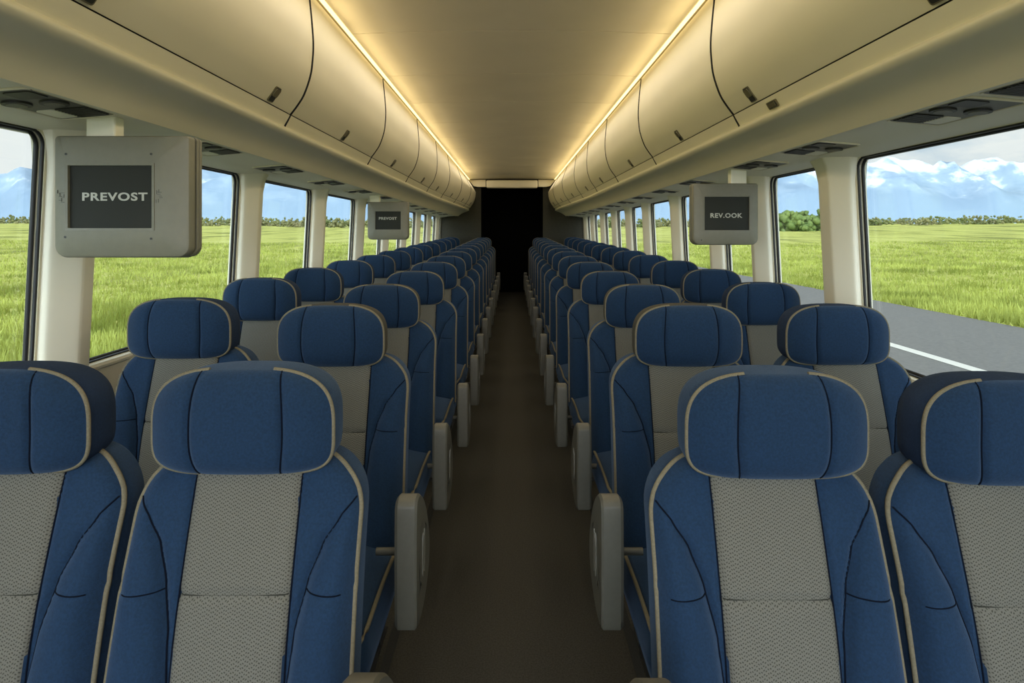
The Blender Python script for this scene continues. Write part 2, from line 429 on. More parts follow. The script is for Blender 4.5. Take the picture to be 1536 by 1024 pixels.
for s, nm in ((-1,'left'), (1,'right')):
    for k in range(len(DIV)-1):
        a, b = DIV[k], DIV[k+1]
        place = ('behind the camera' if k == 0 else f'{ords[k-1]} from the camera')
        root = empty('overhead_bin', (s*1.0, a, CZ+0.52))
        R = Vector((s*1.0, a, CZ+0.52))
        tag(root, f'cream curved overhead luggage bin above the {nm} windows, {place}', 'overhead bin', 'overhead luggage bins')
        def P(x, z, y): 
            x2, z2 = prof_pt(x, z, y); return (s*x2-R.x, y-R.y, CZ+z2-R.z)
        g = 0.0055
        # door: outer skin + rounded edges + back
        mb = MB(); ny = 10
        ys = [a+g, a+g+0.004] + [a+g+0.004+(b-a-2*g-0.008)*i/ny for i in range(1, ny)] + [b-g-0.004, b-g]
        secs = []
        for j, y in enumerate(ys):
            ins = 0.004 if j in (0, len(ys)-1) else 0
            q = []
            for i, (x, z) in enumerate(DOOR):
                zz = z + (0.001 if i == len(DOOR)-1 else 0)
                q.append(P(x+ins, zz, y))
            q.append(P(DOOR[-1][0]+0.02, DOOR[-1][1]+0.01, y))
            for i in (20, 12, 4):
                q.append(P(DOOR[i][0]+0.02, DOOR[i][1], y))
            q.append(P(0.93, 1.064, y))
            secs.append(q)
        mb.loft(secs, True, True, True)
        door = mb.build('bin_door', M['cream'], root, smooth=32)
        # lower rail
        mb = MB(); secs = []
        for y in (a+g, b-g):
            secs.append([P(0.986,0.5165,y), P(0.996,0.498,y), P(1.010,0.474,y), P(1.016,0.462,y), P(1.045,0.468,y), P(1.01,0.520,y)])
        mb.loft(secs, True, True, True)
        rail = mb.build('bin_rail', M['cream'], root)
        # dark strip standing in for the shaded gap to the next bin
        mb = MB()
        gp = [P(x-0.0005, z, a) for x, z in DOOR] + [P(0.995,0.498,a), P(1.008,0.474,a), P(1.014,0.462,a)]
        mb.tube(gp, 0.0042, 6)
        mb.build('bin_gap_shade', M['dark'], root)
        # carcass behind, dark so that the joints read
        mb = MB(); secs = []
        for y in (a+0.0005, b-0.0005):
            secs.append([P(0.935,1.06,y), P(0.912,0.84,y), P(0.925,0.70,y), P(0.975,0.56,y), P(1.008,0.50,y), P(1.025,0.463,y), P(1.03,0.455,y), P(1.53,0.48,y), P(1.53,1.10,y), P(0.95,1.10,y)])
        mb.loft(secs, True, True, True)
        mb.build('bin_body', M['dark'], root)
        for ly in LATCH.get(k, ()):
            (px, pz), d = door_at(0.553)
            px = prof_pt(px, pz, ly)[0]
            n = Vector((-d.y*-1, d.x*-1))   # outward normal (towards aisle / down)
            n = Vector((d.y, -d.x))
            if n.x > 0: n = -n
            def Q(u, v, w):      # u along bus, v along profile, w outwards
                x = px + d.x*v + n.x*w; z = pz + d.y*v + n.y*w
                return (s*x-R.x, ly+u-R.y, CZ+z-R.z)
            def plate(mb, out, w0, w1):
                mb.loft([[Q(u,v,w0) for u,v in out], [Q(u,v,w1) for u,v in out]], True, True, True)
            hl, hw_ = 0.034, 0.026
            mb = MB(); plate(mb, rrect(-hw_, hw_, -hl, hl, 0.008, 4), -0.002, 0.004)
            mb.mi = 1; plate(mb, rrect(-hw_+0.004, hw_-0.004, -hl+0.004, hl-0.004, 0.006, 4), 0.004, 0.0044)
            mb.mi = 0; plate(mb, rrect(-hw_+0.006, hw_-0.006, -hl+0.007, 0.008, 0.005, 4), 0.0044, 0.009)
            mb.build('bin_latch', [M['latch'], M['vent']], door, smooth=40)
            if s > 0 and k == 2 and ly > 2:
                def Q2(u, v, w):
                    dd = Vector((0.52, -0.854)); nn = Vector((-0.854, -0.52))
                    x = 1.000 + dd.x*v + nn.x*w; z = 0.487 + dd.y*v + nn.y*w
                    return (s*x-R.x, 2.30+u-R.y, CZ+z-R.z)
                mb = MB(); q = rrect(-0.04, 0.04, -0.0155, 0.0155, 0.006, 4)
                mb.loft([[Q2(u,v,-0.002) for u,v in q],[Q2(u,v,0.004) for u,v in q]], True, True, True)
                mb.mi = 1
                q = rrect(-0.034, 0.034, -0.011, 0.011, 0.005, 4)
                mb.loft([[Q2(u,v,0.004) for u,v in q],[Q2(u,v,0.0046) for u,v in q]], True, True, True)
                mb.mi = 0
                for i in range(6):
                    u0 = -0.028 + i*0.010
                    q = rrect(u0, u0+0.006, -0.009, 0.009, 0.002, 2)
                    mb.loft([[Q2(u,v,0.0046) for u,v in q],[Q2(u,v,0.007) for u,v in q]], True, True, True)
                mb.build('badge_plate', [M['latch'], M['vent']], rail, smooth=40)

# ------------------------------------------------------------------ passenger service panels
def service_panel(s, D, nm, idx):
    zc = CZ + sag(0.349, D)
    root = empty('service_panel', (s*1.28, D, zc))
    tag(root, f'air vent and reading light panel under the {nm} overhead duct, {ords[idx]} from the camera', 'service panel', 'overhead service panels')
    slope = -0.08
    def Z(x): return slope*x*1.0
    def slab(mb, poly, w0, w1):
        mb.loft([[(s*x, y, Z(x)-w0) for x, y in poly], [(s*x, y, Z(x)-w1) for x, y in poly]], True, True, True)
    mb = MB(); slab(mb, rrect(-0.085, 0.075, -0.16, 0.17, 0.015, 4), -0.01, 0.004)
    mb.build('base_plate', M['ventg'], root, smooth=40)
    mb = MB()
    for i in range(9):                       # speaker / air grille slats
        y0 = 0.045 + i*0.0125
        slab(mb, rrect(-0.078, 0.005, y0, y0+0.007, 0.002, 2), 0.004, 0.008)
    mb.build('grille', M['vent'], root)
    for i, (x, y) in enumerate(((-0.045,-0.02), (0.04,-0.04))):
        mb = MB()
        c = [(x+0.032*math.cos(a*PI/8), y+0.036*math.sin(a*PI/8)) for a in range(16)]
        c2 = [(x+0.022*math.cos(a*PI/8), y+0.026*math.sin(a*PI/8)) for a in range(16)]
        slab(mb, c, 0.004, 0.010); mb.mi = 1; slab(mb, c2, 0.010, 0.012)
        mb.build('air_nozzle', [M['vent'], M['ventg']], root, smooth=40)
    mb = MB(); slab(mb, rrect(-0.075, -0.005, -0.145, -0.075, 0.01, 3), 0.004, 0.007)
    mb.build('reading_light', M['vent'], root)
    mb = MB(); slab(mb, rrect(0.012, 0.065, 0.05, 0.15, 0.01, 3), 0.004, 0.007)
    mb.build('call_button_plate', M['service'], root)
    mb = MB()
    mb.tube([(s*x, y, Z(x)-0.002) for x, y in rrect(-0.089, 0.079, -0.165, 0.175, 0.016, 4)], 0.004, 6, closed=True)
    mb.build('bezel', M['cream'], root, smooth=60)
PY = [1.02, 1.72, 2.5, 3.3, 4.15, 5.0, 5.85, 6.7, 7.55, 8.4, 9.3, 10.2, 11.1]
for i, y in enumerate([1.16, 1.64] + PY[2:]): service_panel(-1, y, 'left', i)
for i, y in enumerate([1.36, 1.74, 2.5, 3.1] + PY[4:]): service_panel(1, y, 'right', i)

# ------------------------------------------------------------------ monitors
def monitor(D, x0, x1, z0, z1, sx0, sx1, sz0, sz1, words, tcx, tcz, tw, th, side, label, screws):
    root = empty('drop_down_monitor', ((x0+x1)/2, D, CZ+z0))
    tag(root, label, 'monitor', 'drop down monitors')
    ox, oz = (x0+x1)/2, z0
    def L(x, z): return (x-ox, z-oz)
    X0, X1, Z1 = x0-ox, x1-ox, z1-z0
    a0, a1, b0, b1 = sx0-ox, sx1-ox, sz0-oz, sz1-oz
    def ring(pts, y): return [(x, y, z) for x, z in pts]
    n = 6
    def RR(i, r): return rrect(X0+i, X1-i, i, Z1-i*0.5, r, n, 0.012)
    mb = MB()
    inner = rrect(a0-0.008, a1+0.008, b0-0.008, b1+0.008, 0.003, n)
    innr2 = rrect(a0, a1, b0, b1, 0.002, n)
    mb.loft([ring(RR(0.0,0.035),0.034), ring(RR(0,0.035),0.012), ring(RR(0.003,0.034),0.004), ring(RR(0.010,0.03),0.0),
             ring(inner,-0.001), ring([(x,z) for x,z in inner],-0.003), ring(innr2,-0.002), ring(innr2,0.010)], True)
    mb.build('front_bezel', M['tv'], root, smooth=35)
    mb = MB(); mb.loft([ring(RR(0.006,0.03),0.034), ring(RR(0.006,0.03),0.046)], True, True, True)
    mb.build('joint', M['vent'], root)
    mb = MB()
    mb.loft([ring(RR(0.0,0.035),0.046), ring(RR(-0.002,0.036),0.052), ring(RR(0.0,0.035),0.058), ring(RR(0.0035,0.034),0.060), ring(RR(0.0035,0.034),0.064), ring(RR(0.0,0.035),0.066),
             ring(RR(0.0,0.035),0.076), ring(RR(0.01,0.03),0.084)], True, True, True)
    mb.build('rear_housing', M['tv'], root, smooth=35)
    mb = MB(); mb.loft([ring(innr2,0.008), ring(innr2,0.012)], True, True, True)
    scr = mb.build('screen', M['screen'], root)
    cu = bpy.data.curves.new('screen_lettering', 'FONT'); cu.body = words; cu.size = 1; cu.align_x = 'CENTER'; cu.align_y = 'CENTER'
    cu.extrude = 0.01; cu.offset = 0.028; cu.space_character = 1.12
    t = bpy.data.objects.new('screen_lettering', cu); C.objects.link(t)
    bpy.context.view_layer.update()
    dm = t.dimensions
    dg = bpy.context.evaluated_depsgraph_get(); me = bpy.data.meshes.new_from_object(t.evaluated_get(dg))
    bpy.data.objects.remove(t)
    t = bpy.data.objects.new('screen_lettering', me); C.objects.link(t)
    me.materials.clear(); me.materials.append(M['letter'])
    xs = [v.co.x for v in me.vertices]; ys = [v.co.y for v in me.vertices]
    cx, cy = (max(xs)+min(xs))/2, (max(ys)+min(ys))/2; fx, fy = tw/(max(xs)-min(xs)), th/(max(ys)-min(ys))
    for v in me.vertices:
        v.co = ((v.co.x-cx)*fx + tcx-ox, 0.0072 - v.co.z*0.03, (v.co.y-cy)*fy + tcz-oz)
    t.parent = scr
    # screws and embossed marks
    for (x, z) in screws:
        mb = MB(); c = [(x-ox+0.0042*math.cos(a*PI/6), z-oz+0.0042*math.sin(a*PI/6)) for a in range(12)]
        c2 = [(x-ox+0.0028*math.cos(a*PI/6), z-oz+0.0028*math.sin(a*PI/6)) for a in range(12)]
        mb.loft([ring(c,0.001), ring(c,-0.0018)], True, True, True); mb.mi = 1
        mb.loft([ring(c2,-0.0018), ring(c2,-0.0024)], True, True, True)
        mb.build('screw', [M['plastic'], M['vent']], root)
    if len(screws) > 1:
        rnd = random.Random(3)
        for cx in ((x0+sx0)/2+0.002, sx1+0.018):
            mb = MB(); u = cx-ox; v = (sz0+sz1)/2-oz
            for i in range(9):
                du = rnd.uniform(-0.012, 0.008); dv = rnd.uniform(-0.02, 0.016)
                if i % 2: mb.box(u+du, u+du+0.0015, -0.0022, 0.0, v+dv, v+dv+0.011)
                else: mb.box(u+du, u+du+0.009, -0.0022, 0.0, v+dv, v+dv+0.0018)
            mb.build('embossed_marking', M['plastic'], root)
    # mount into the duct
    mb = MB(); topu = sag(0.36, D)-oz
    bx = (1.27 if x0 > 0 else -1.27) - ox
    mb.rbox(bx-0.045, bx+0.045, 0.02, 0.068, Z1-0.01, topu, 0.006)
    mb.build('mounting_bracket', M['service'], root)
monitor(1.83, -1.399, -0.985, -0.080, 0.293, -1.354, -1.098, 0.010, 0.201, 'PREVOST', -1.216, 0.1065, 0.200, 0.0255, -1,
        'large grey drop down monitor on the left reading PREVOST, nearest the camera', [(-1.36,0.236),(-1.10,0.236),(-1.362,-0.017),(-1.10,-0.022)])
monitor(3.34, 1.009, 1.373, -0.074, 0.268, 1.072, 1.321, 0.007, 0.193, 'REV.OOK', 1.196, 0.089, 0.178, 0.026, 1,
        'grey drop down monitor on the right with blurred white lettering', [(1.054,-0.048)])
monitor(5.52, -1.331, -0.957, -0.074, 0.272, -1.257, -1.024, 0.018, 0.184, 'PREVOST', -1.144, 0.120, 0.165, 0.025, -1,
        'small distant grey drop down monitor on the left side', [])

# ------------------------------------------------------------------ seats
HZT, HZB, HZC = 1.168, 0.962, 1.050      # headrest top, bottom, widest height
HW = 0.178
def hr_hw(z):
    if z >= HZC: t = (z-HZC)/(HZT-HZC); p = 3.0
    else: t = (HZC-z)/(HZC-HZB); p = 4.4
    return HW*max(0.0, 1-min(1,t)**p)**(1/p)
def hr_seam(z):
    t = (z-HZC)/(HZT-HZC) if z > HZC else (HZC-z)/(HZC-HZB)
    return 0.090 - 0.012*t**2.2
def hr_front(x, z):
    h = max(hr_hw(z), 1e-4); u = min(1, abs(x)/h)
    w = (z-HZC)/(HZT-HZC) if z > HZC else (HZC-z)/(HZC-HZB)
    w = min(1, w)
    b = 0.042*(1-u**3.2)*math.sqrt(max(0, 1-w**3))
    xs = hr_seam(z); d = abs(x)-xs
    g = 0.007*math.exp(-(d/0.006)**2)*math.sqrt(max(0, 1-w**4))
    lobe = 0.004*math.cos(max(-1, min(1, x/xs))*PI/2) if abs(x) < xs else 0.005*math.sin(PI*min(1, (abs(x)-xs)/max(h-xs, 0.02)))
    return 0.0 - b + g - lobe*math.sqrt(max(0,1-w**3))
def make_headrest(sidemat):
    zs = []
    n1, n2 = 20, 16
    for i in range(n1+1): zs.append(HZC + (HZT-HZC)*math.cos(PI/2*i/n1))
    for i in range(1, n2+1): zs.append(HZC - (HZC-HZB)*math.sin(PI/2*i/n2))
    nf = 96; secs = []
    for z in zs:
        h = max(hr_hw(z), 0.0005)
        q = [(-h+2*h*i/nf, hr_front(-h+2*h*i/nf, z), z) for i in range(nf+1)]
        q2 = []
        for yy, f in ((0.035, 1.012), (0.07, 1.0), (0.095, 0.965), (0.108, 0.90)):
            q2.append((h*f, yy, HZC+(z-HZC)*f))
        bk = [(h*0.9*(1-2*i/8), 0.108+0.014*(1-(1-2*i/8)**2), HZC+(z-HZC)*0.9) for i in range(1, 8)]
        secs.append(q + q2 + bk + [(-a, b, c) for a, b, c in q2[::-1]])
    mb = MB(); n = len(secs[0])
    mb.loft(secs, True, True, True)
    # material: side and back ring
    for fi, f in enumerate(mb.f):
        idx = [v % n for v in f] if len(f) == 4 else None
        if idx and (min(idx) >= nf or (0 in idx and max(idx) == n-1)): mb.m[fi] = 1
    mb.mi = 2
    for s in (-1, 1):
        pts = []
        for i in range(33):
            z = HZT-0.004 - (HZT-HZB-0.008)*i/32; x = s*min(hr_seam(z), hr_hw(z))
            pts.append((x, hr_front(x, z)-0.0012, z))
        mb.tube(pts, 0.0017, 5)
    return mb, zs
def hr_piping():
    pts = []
    for i in range(161):
        a = 2*PI*i/161
        # walk the outline by angle using the two half superellipses
        c, s_ = math.cos(a), math.sin(a)
        if s_ >= 0: p = 3.0; hh = HZT-HZC
        else: p = 4.4; hh = HZC-HZB
        x = HW*math.copysign(abs(c)**(2/p), c); z = HZC + hh*math.copysign(abs(s_)**(2/p), s_)
        pts.append((x*1.0, 0.003, z))
    mb = MB()
    q = [p for p in pts if not (abs(p[0]) < 0.060 and p[2] > HZC)]     # open between the seams on top
    q.sort(key=lambda p: (math.atan2(p[2]-HZC, p[0]) - PI/2) % (2*PI))
    mb.tube(q, 0.0046, 8)
    return mb

BZT, BW, BR = 0.990, 0.222, 0.105
def bk_hw(z):
    if z <= BZT-BR: return BW + 0.006*max(0, (0.8-z)/0.4)
    dz = min(BR, z-(BZT-BR)); return BW - BR + math.sqrt(max(0, BR*BR-dz*dz))
def lean(z): return 0.012 - 0.155*(0.97-z)/0.57 - 0.012*math.sin(PI*max(0,min(1,(z-0.42)/0.55)))
XS = [(0.36,0.108),(0.45,0.106),(0.60,0.109),(0.70,0.117),(0.78,0.134),(0.84,0.156),(0.885,0.185),(0.92,0.215)]
def bk_front(x, z):
    ax = abs(x); h = max(bk_hw(z), 1e-3); u = min(1, ax/h)
    edge = 0.020*max(0, (ax-(h-0.035))/0.035)**2.4 if ax > h-0.035 else 0
    top = 0.02*max(0, (z-0.955)/0.035)**2
    y = lean(z) + edge + top
    y -= 0.012*(1-u*u)
    xs = interp(XS, z)
    k = max(0, min(1, (0.90-z)/0.14))
    if ax > xs:
        t = (ax-xs)/max(0.02, (h-xs)); y -= 0.034*k*math.sin(PI*min(1, t*0.95))**0.8
        y += 0.005*math.exp(-((z-0.768)/0.006)**2)*min(1, t*6)
    y += 0.009*math.exp(-((ax-xs)/0.008)**2)*min(1, k*2+0.2)
    y += 0.007*math.exp(-((ax-0.1045)/0.006)**2)
    if ax < 0.1045:
        y -= 0.008*math.cos(ax/0.1045*PI/2)**0.7
        y += 0.006*math.exp(-((z-0.764+0.004*(ax/0.1)**2)/0.006)**2)
    return y
def make_backrest():
    zs = [BZT-0.0003] + [BZT-BR+BR*math.cos(PI/2*i/14) for i in range(1, 15)]
    z = zs[-1]
    while z > 0.37: z -= 0.0085; zs.append(z)
    nf = 112; secs = []
    for z in zs:
        h = max(bk_hw(z), 0.001)
        q = []
        for i in range(nf+1):
            x = -h + 2*h*i/nf
            y = bk_front(x, z)
            if abs(x) < 0.100: y += 0.005
            q.append((x, y, z))
        l = lean(z)
        bt = 0.125 if z < 0.8 else 0.125 - 0.03*(z-0.8)/0.19
        q2 = [(h*1.004, l+0.045, z), (h*1.0, l+0.08, z), (h*0.97, l+bt-0.015, z), (h*0.90, l+bt, z)]
        bk = [(h*0.9*(1-2*i/6), l+bt+0.004, z) for i in range(1, 6)]
        secs.append(q+q2+bk+[(-a,b,c) for a,b,c in q2[::-1]])
    mb = MB(); mb.loft(secs, True, True, True)
    mb.mi = 1
    for s in (-1, 1):
        pts = [(s*interp(XS, z), bk_front(s*interp(XS, z), z)-0.0018, z) for z in [0.915-0.0065*i for i in range(82)]]
        mb.tube(pts, 0.0018, 5)
        pts = [(s*(interp(XS, 0.768)+(BW-0.02-interp(XS,0.768))*i/10), 0, 0.768+0.003*math.sin(i/10*PI)) for i in range(11)]
        mb.tube([(x, bk_front(x, z)-0.0016, z) for x, y, z in pts], 0.0014, 5)
        pts = [(s*0.1045, bk_front(s*0.1045, z)-0.001, z) for z in [0.985-0.0125*i for i in range(49)]]
        mb.tube(pts, 0.0017, 5)
    return mb
def make_insert():
    zs = [0.985-0.0075*i for i in range(83)]; nf = 46; secs = []
    for z in zs:
        q = [(-0.1035+0.207*i/nf, bk_front(-0.1035+0.207*i/nf, z), z) for i in range(nf+1)]
        secs.append(q + [(0.1035, bk_front(0.1035,z)+0.012, z), (-0.1035, bk_front(0.1035,z)+0.012, z)])
    mb = MB(); mb.loft(secs, True, True, True)
    mb.mi = 1
    pts = []
    for i in range(25):
        x = -0.1+0.2*i/24; z = 0.764-0.004*(x/0.1)**2; pts.append((x, bk_front(x, z)-0.0008, z))
    mb.tube(pts, 0.0013, 5)
    return mb
def bk_piping():
    L = []
    for i in range(30):
        z = 0.40 + (BZT-BR-0.40)*i/30; L.append((bk_hw(z), z))
    for i in range(13):
        a = PI/2*i/12; L.append((BW-BR+BR*math.cos(a), BZT-BR+BR*math.sin(a)))
    pts = [(x*0.992, z) for x, z in L] + [(-x*0.992, z) for x, z in L[::-1]]
    pts = [(x, bk_front(x, z)+0.002 if abs(x) > 0.1 else lean(z)+0.03, z) for x, z in pts]
    mb = MB(); mb.tube(pts, 0.0055, 8); return mb
def cu_sec(y):
    t = (y+0.62)/0.50     # 0 front .. 1 back
    w = 0.219 - 0.05*max(0, (0.16-t)/0.16)**2
    zt = 0.432 + 0.012*math.sin(PI*min(1,t)) - 0.055*max(0, (0.14-t)/0.14)**2
    zb = 0.295 + 0.05*max(0, (0.12-t)/0.12)**2
    return w, zt, zb
def make_cushion():
    secs = []
    for i in range(29):
        y = -0.62 + 0.50*(i/28)**1.4
        w, zt, zb = cu_sec(y)
        q = []
        nf = 28
        for j in range(nf+1):
            u = -1+2*j/nf
            q.append((w*0.96*u, y, zt + 0.012*(1-u*u) - 0.012*abs(u)**6 + (-0.006*math.exp(-((abs(u*w)-0.115)/0.007)**2))))
        q += [(w*1.0, y, zt-0.025), (w*1.04, y, zt-0.07), (w*1.0, y, zb+0.025), (w*0.9, y, zb)]
        q += [(-w*0.9, y, zb), (-w*1.0, y, zb+0.025), (-w*1.04, y, zt-0.07), (-w*1.0, y, zt-0.025)]
        secs.append(q)
    mb = MB(); mb.loft(secs, True, True, True); return mb
def cu_piping():
    pts = []
    for i in range(20):
        y = -0.13 - 0.485*(i/19); w, zt, zb = cu_sec(y); pts.append((w*0.975, y, zt-0.008))
    w, zt, zb = cu_sec(-0.62)
    front = [(w*0.975*(1-2*i/8), -0.622, zt-0.006) for i in range(1, 8)]
    pts = pts + front + [(-x, y, z) for x, y, z in pts[::-1]]
    mb = MB(); mb.tube(pts, 0.0055, 8); return mb

# armrest side outline (y to the rear, z) - upright paddle with a straight leading edge
ARM = [(0.0,-0.318),(-0.004,-0.16),(0.0,-0.035),(0.006,-0.010),(0.022,0.0),(0.06,-0.004),(0.115,-0.035),(0.17,-0.085),(0.215,-0.145),(0.245,-0.205),(0.250,-0.255),(0.225,-0.30),(0.17,-0.335),(0.10,-0.350),(0.04,-0.345),(0.012,-0.335)]
def smooth_loop(P, n=4):
    out = []; m = len(P)
    for i in range(m):
        p0, p1, p2, p3 = P[i-1], P[i], P[(i+1)%m], P[(i+2)%m]
        for k in range(n):
            t = k/n
            out.append(tuple(0.5*((2*b)+(c-a)*t+(2*a-5*b+4*c-d)*t*t+(-a+3*b-3*c+d)*t**3) for a,b,c,d in zip(p0,p1,p2,p3)))
    return out
def make_arm(s):
    """s = +1: the aisle is towards +x of the seat"""
    out = smooth_loop(ARM); cy, cz_ = 0.11, -0.19
    def sc(f, x): return [(s*x, cy+(y-cy)*f, cz_+(z-cz_)*f) for y, z in out]
    def oval(a, b, x, tilt=0.25):
        r = []
        for i in range(len(out)):
            t = 2*PI*i/len(out) - PI*0.85
            u, v = a*math.cos(t), b*math.sin(t)
            r.append((s*x, cy+u*math.cos(tilt)-v*math.sin(tilt), cz_+u*math.sin(tilt)+v*math.cos(tilt)))
        return r
    mb = MB()
    mb.loft([sc(0.95,-0.016), sc(1.0,-0.008), sc(1.0,0.036), sc(0.96,0.042), oval(0.062,0.095,0.043), oval(0.056,0.088,0.040), oval(0.050,0.080,0.032)], True, True, True)
    cap = MB()
    cap.loft([oval(0.040,0.070,0.030), oval(0.040,0.070,0.037), oval(0.034,0.062,0.040)], True, True, True)
    for tl in (-0.2, 0.3):  # two pale slits standing in for highlights
        q = [(s*0.041, cy+0.018*math.cos(a*PI/6)*0.6+tl*0.05, cz_+0.060*math.sin(a*PI/6)) for a in range(12)]
        q2 = [(s*0.0450, y, z) for x, y, z in q]
        cap.mi = 1; cap.loft([q, q2], True, True, True)
    return mb, cap

def make_seat(aisle, gusset):
    """aisle: 0 window seat, +1 / -1 side of its armrest"""
    root = empty('coach_seat', (0,0,0))
    mb = make_backrest(); back = mb.build('backrest', [M['blue'], M['seam_shade']], root, smooth=38)
    make_insert().build('centre_panel', [M['woven'], M['gseam_shade']], back, smooth=40)
    bk_piping().build('backrest_piping', M['pipe'], back, smooth=80)
    mb, _ = make_headrest(None)
    hr = mb.build('headrest', [M['blue'], M[gusset], M['seam_shade']], root, smooth=40)
    hr.location.y = -0.0
    hr_piping().build('headrest_piping', M['pipe'], hr, smooth=80)
    cu = make_cushion().build('seat_cushion', M['blue'], root, smooth=50)
    cu_piping().build('cushion_piping', M['pipe'], cu, smooth=80)
    mb = MB(); mb.rbox(-0.21, 0.21, -0.55, -0.02, 0.255, 0.30, 0.01); mb.box(-0.20,0.20,-0.06,-0.03,0.29,0.42)
    mb.build('seat_frame', M['metal'], root)
    for x in (-0.15, 0.15):
        mb = MB(); mb.prism([(-0.52,0.0),(-0.44,0.0),(-0.34,0.26),(-0.44,0.26)], 'x', x-0.02, x+0.02)
        mb.prism([(-0.12,0.0),(-0.04,0.0),(-0.08,0.26),(-0.16,0.26)], 'x', x-0.02, x+0.02)
        mb.box(x-0.022, x+0.022, -0.54, -0.02, 0.0, 0.014)
        mb.build('leg', M['metal'], root)
    if aisle:
        a, c = make_arm(aisle)
        arm = a.build('armrest', M['plastic'], root, smooth=24, loc=(aisle*0.325, -0.47, 0.73))
        c.build('armrest_cap', [M['plastic'], M['slit_hilite']], arm, smooth=40)
        br = MB(); br.tube([(0.0,0.21,-0.24),(-aisle*0.11,0.21,-0.24)], 0.011, 10)
        br.build('armrest_bracket', M['plastic'], arm, smooth=50)
    return root

protos = {}
protos[('w',)] = make_seat(0, 'navy')
for a in (-1, 1):
    protos[('a', a, 'blue')] = make_seat(a, 'blue')
    protos[('a', a, 'olive')] = make_seat(a, 'olive')
for o in protos.values(): pass
TAB = kid_table()

NROW = 14
ZO = [-0.009, 0.013, 0.007, 0.015, 0.029, 0.041] + [0.041+0.012*i for i in range(1, 9)]
AX = {-1: [0.532,0.615,0.628,0.606,0.597]+[0.60]*9, 1: [0.524,0.600,0.628,0.610,0.598]+[0.60]*9}
WX = {-1: [1.016,1.163,1.235,1.235,1.235]+[1.23]*9, 1: [0.992,1.138,1.230,1.238,1.238]+[1.23]*9}
WZ = {-1: [0.0,0.012,0.025,0.020,0.012]+[0.008]*9, 1: [-0.022,-0.010,0.003,0.012,0.010]+[0.008]*9}
AZ = {-1: [0]*14, 1: [-0.009]+[0]*13}
ARMZ = [0.025, -0.013, -0.085, -0.142, -0.175] + [-0.185-0.006*i for i in range(9)]
RW = ['nearest', 'second', 'third', 'fourth', 'fifth', 'sixth', 'seventh', 'eighth', 'ninth', 'tenth', 'eleventh', 'twelfth', 'thirteenth', 'last']
used = set()
for r in range(NROW):
    D = 1.184 + 0.84*r
    for s in (-1, 1):
        side = 'left' if s < 0 else 'right'
        for kind in ('a', 'w'):
            key = ('w',) if kind == 'w' else ('a', -s, 'blue' if r == 0 else 'olive')
            if key not in used:
                used.add(key); o = protos[key]
            else:
                o = copy_tree(protos[key], TAB)
            x = s*(AX[s][r] if kind == 'a' else WX[s][r])
            z = ZO[r] + (AZ[s][r] if kind == 'a' else WZ[s][r])
            y = D + (0.07 if kind == 'w' and r in (1, 2) else 0.0)
            o.location = (x, y, z)
            if kind == 'a':
                for c in o.children:
                    if c.name.startswith('armrest'):
                        c.location = (-s*0.298 if r else -s*0.300, -0.47 if r else -0.32, 0.73+ARMZ[r])
                        if r == 0: c.location.x = -s*0.285
            rw = RW[r] + (' row at the rear' if r == 13 else ' row from the camera')
            if kind == 'a': lb = f'blue and grey aisle seat with armrest, {side} of the aisle, {rw}'
            else: lb = f'blue and grey coach seat beside the {side} windows, {rw}'
            tag(o, lb, 'coach seat', 'blue coach seats')
            if r == 0:
                for c in o.children:
                    if c.name.startswith(('backrest', 'seat_cushion')): c.location.x = -s*((0.013 if s < 0 else 0.028) if kind == 'a' else 0.026)
            if r:
                for c in o.children:
                    if c.name.startswith(('backrest', 'seat_cushion')): c.scale.x = 1.06
                    if kind == 'a' and c.name.startswith('headrest'): c.location.x = s*0.025
                if kind == 'a': o.location.x -= s*0.028
            # legs reach the raised platform
            yb = 0.08 + 0.09*(y-0.3-Y0)/(Y1-Y0)
            for c in o.children:
                if c.name.startswith('leg'):
                    base = yb - z
                    c.scale = (1, 1, (0.262-base)/0.26); c.location = (0, 0, base)

# ------------------------------------------------------------------ outside
def foliage_mat(name, c1, c2, sc):
    m = mat(name, c1, 0.8, col2=c2, vscale=sc, spec=0.15)
    return m
def grass_ground():
    m = bpy.data.materials.new('meadow'); m.use_nodes = True
    nt = m.node_tree; N = nt.nodes; L = nt.links; p = N['Principled BSDF']; p.inputs['Roughness'].default_value = 0.9
    p.inputs['Specular IOR Level'].default_value = 0.1
    tc = N.new('ShaderNodeTexCoord')
    mp = N.new('ShaderNodeMapping'); mp.inputs['Scale'].default_value = (1.0, 0.35, 1); L.new(tc.outputs['Object'], mp.inputs[0])
    n1 = N.new('ShaderNodeTexNoise'); n1.inputs['Scale'].default_value = 0.16; n1.inputs['Detail'].default_value = 6; L.new(mp.outputs[0], n1.inputs['Vector'])
    n2 = N.new('ShaderNodeTexNoise'); n2.inputs['Scale'].default_value = 3.0; n2.inputs['Detail'].default_value = 6; L.new(tc.outputs['Object'], n2.inputs['Vector'])
    r1 = N.new('ShaderNodeValToRGB'); e = r1.color_ramp.elements
    e[0].position = 0.30; e[0].color = lin((112,116,56)); e[1].position = 0.50; e[1].color = lin((174,174,90))
    q = r1.color_ramp.elements.new(0.72); q.color = lin((186,186,106))
    L.new(n1.outputs['Fac'], r1.inputs[0])
    mr = N.new('ShaderNodeMapRange'); mr.inputs[1].default_value = 0.3; mr.inputs[2].default_value = 0.7; mr.inputs[3].default_value = 0.70; mr.inputs[4].default_value = 1.12
    L.new(n2.outputs['Fac'], mr.inputs[0])
    mx = N.new('ShaderNodeVectorMath'); mx.operation = 'SCALE'; L.new(r1.outputs[0], mx.inputs[0]); L.new(mr.outputs[0], mx.inputs['Scale'])
    L.new(mx.outputs[0], p.inputs['Base Color'])
    return m
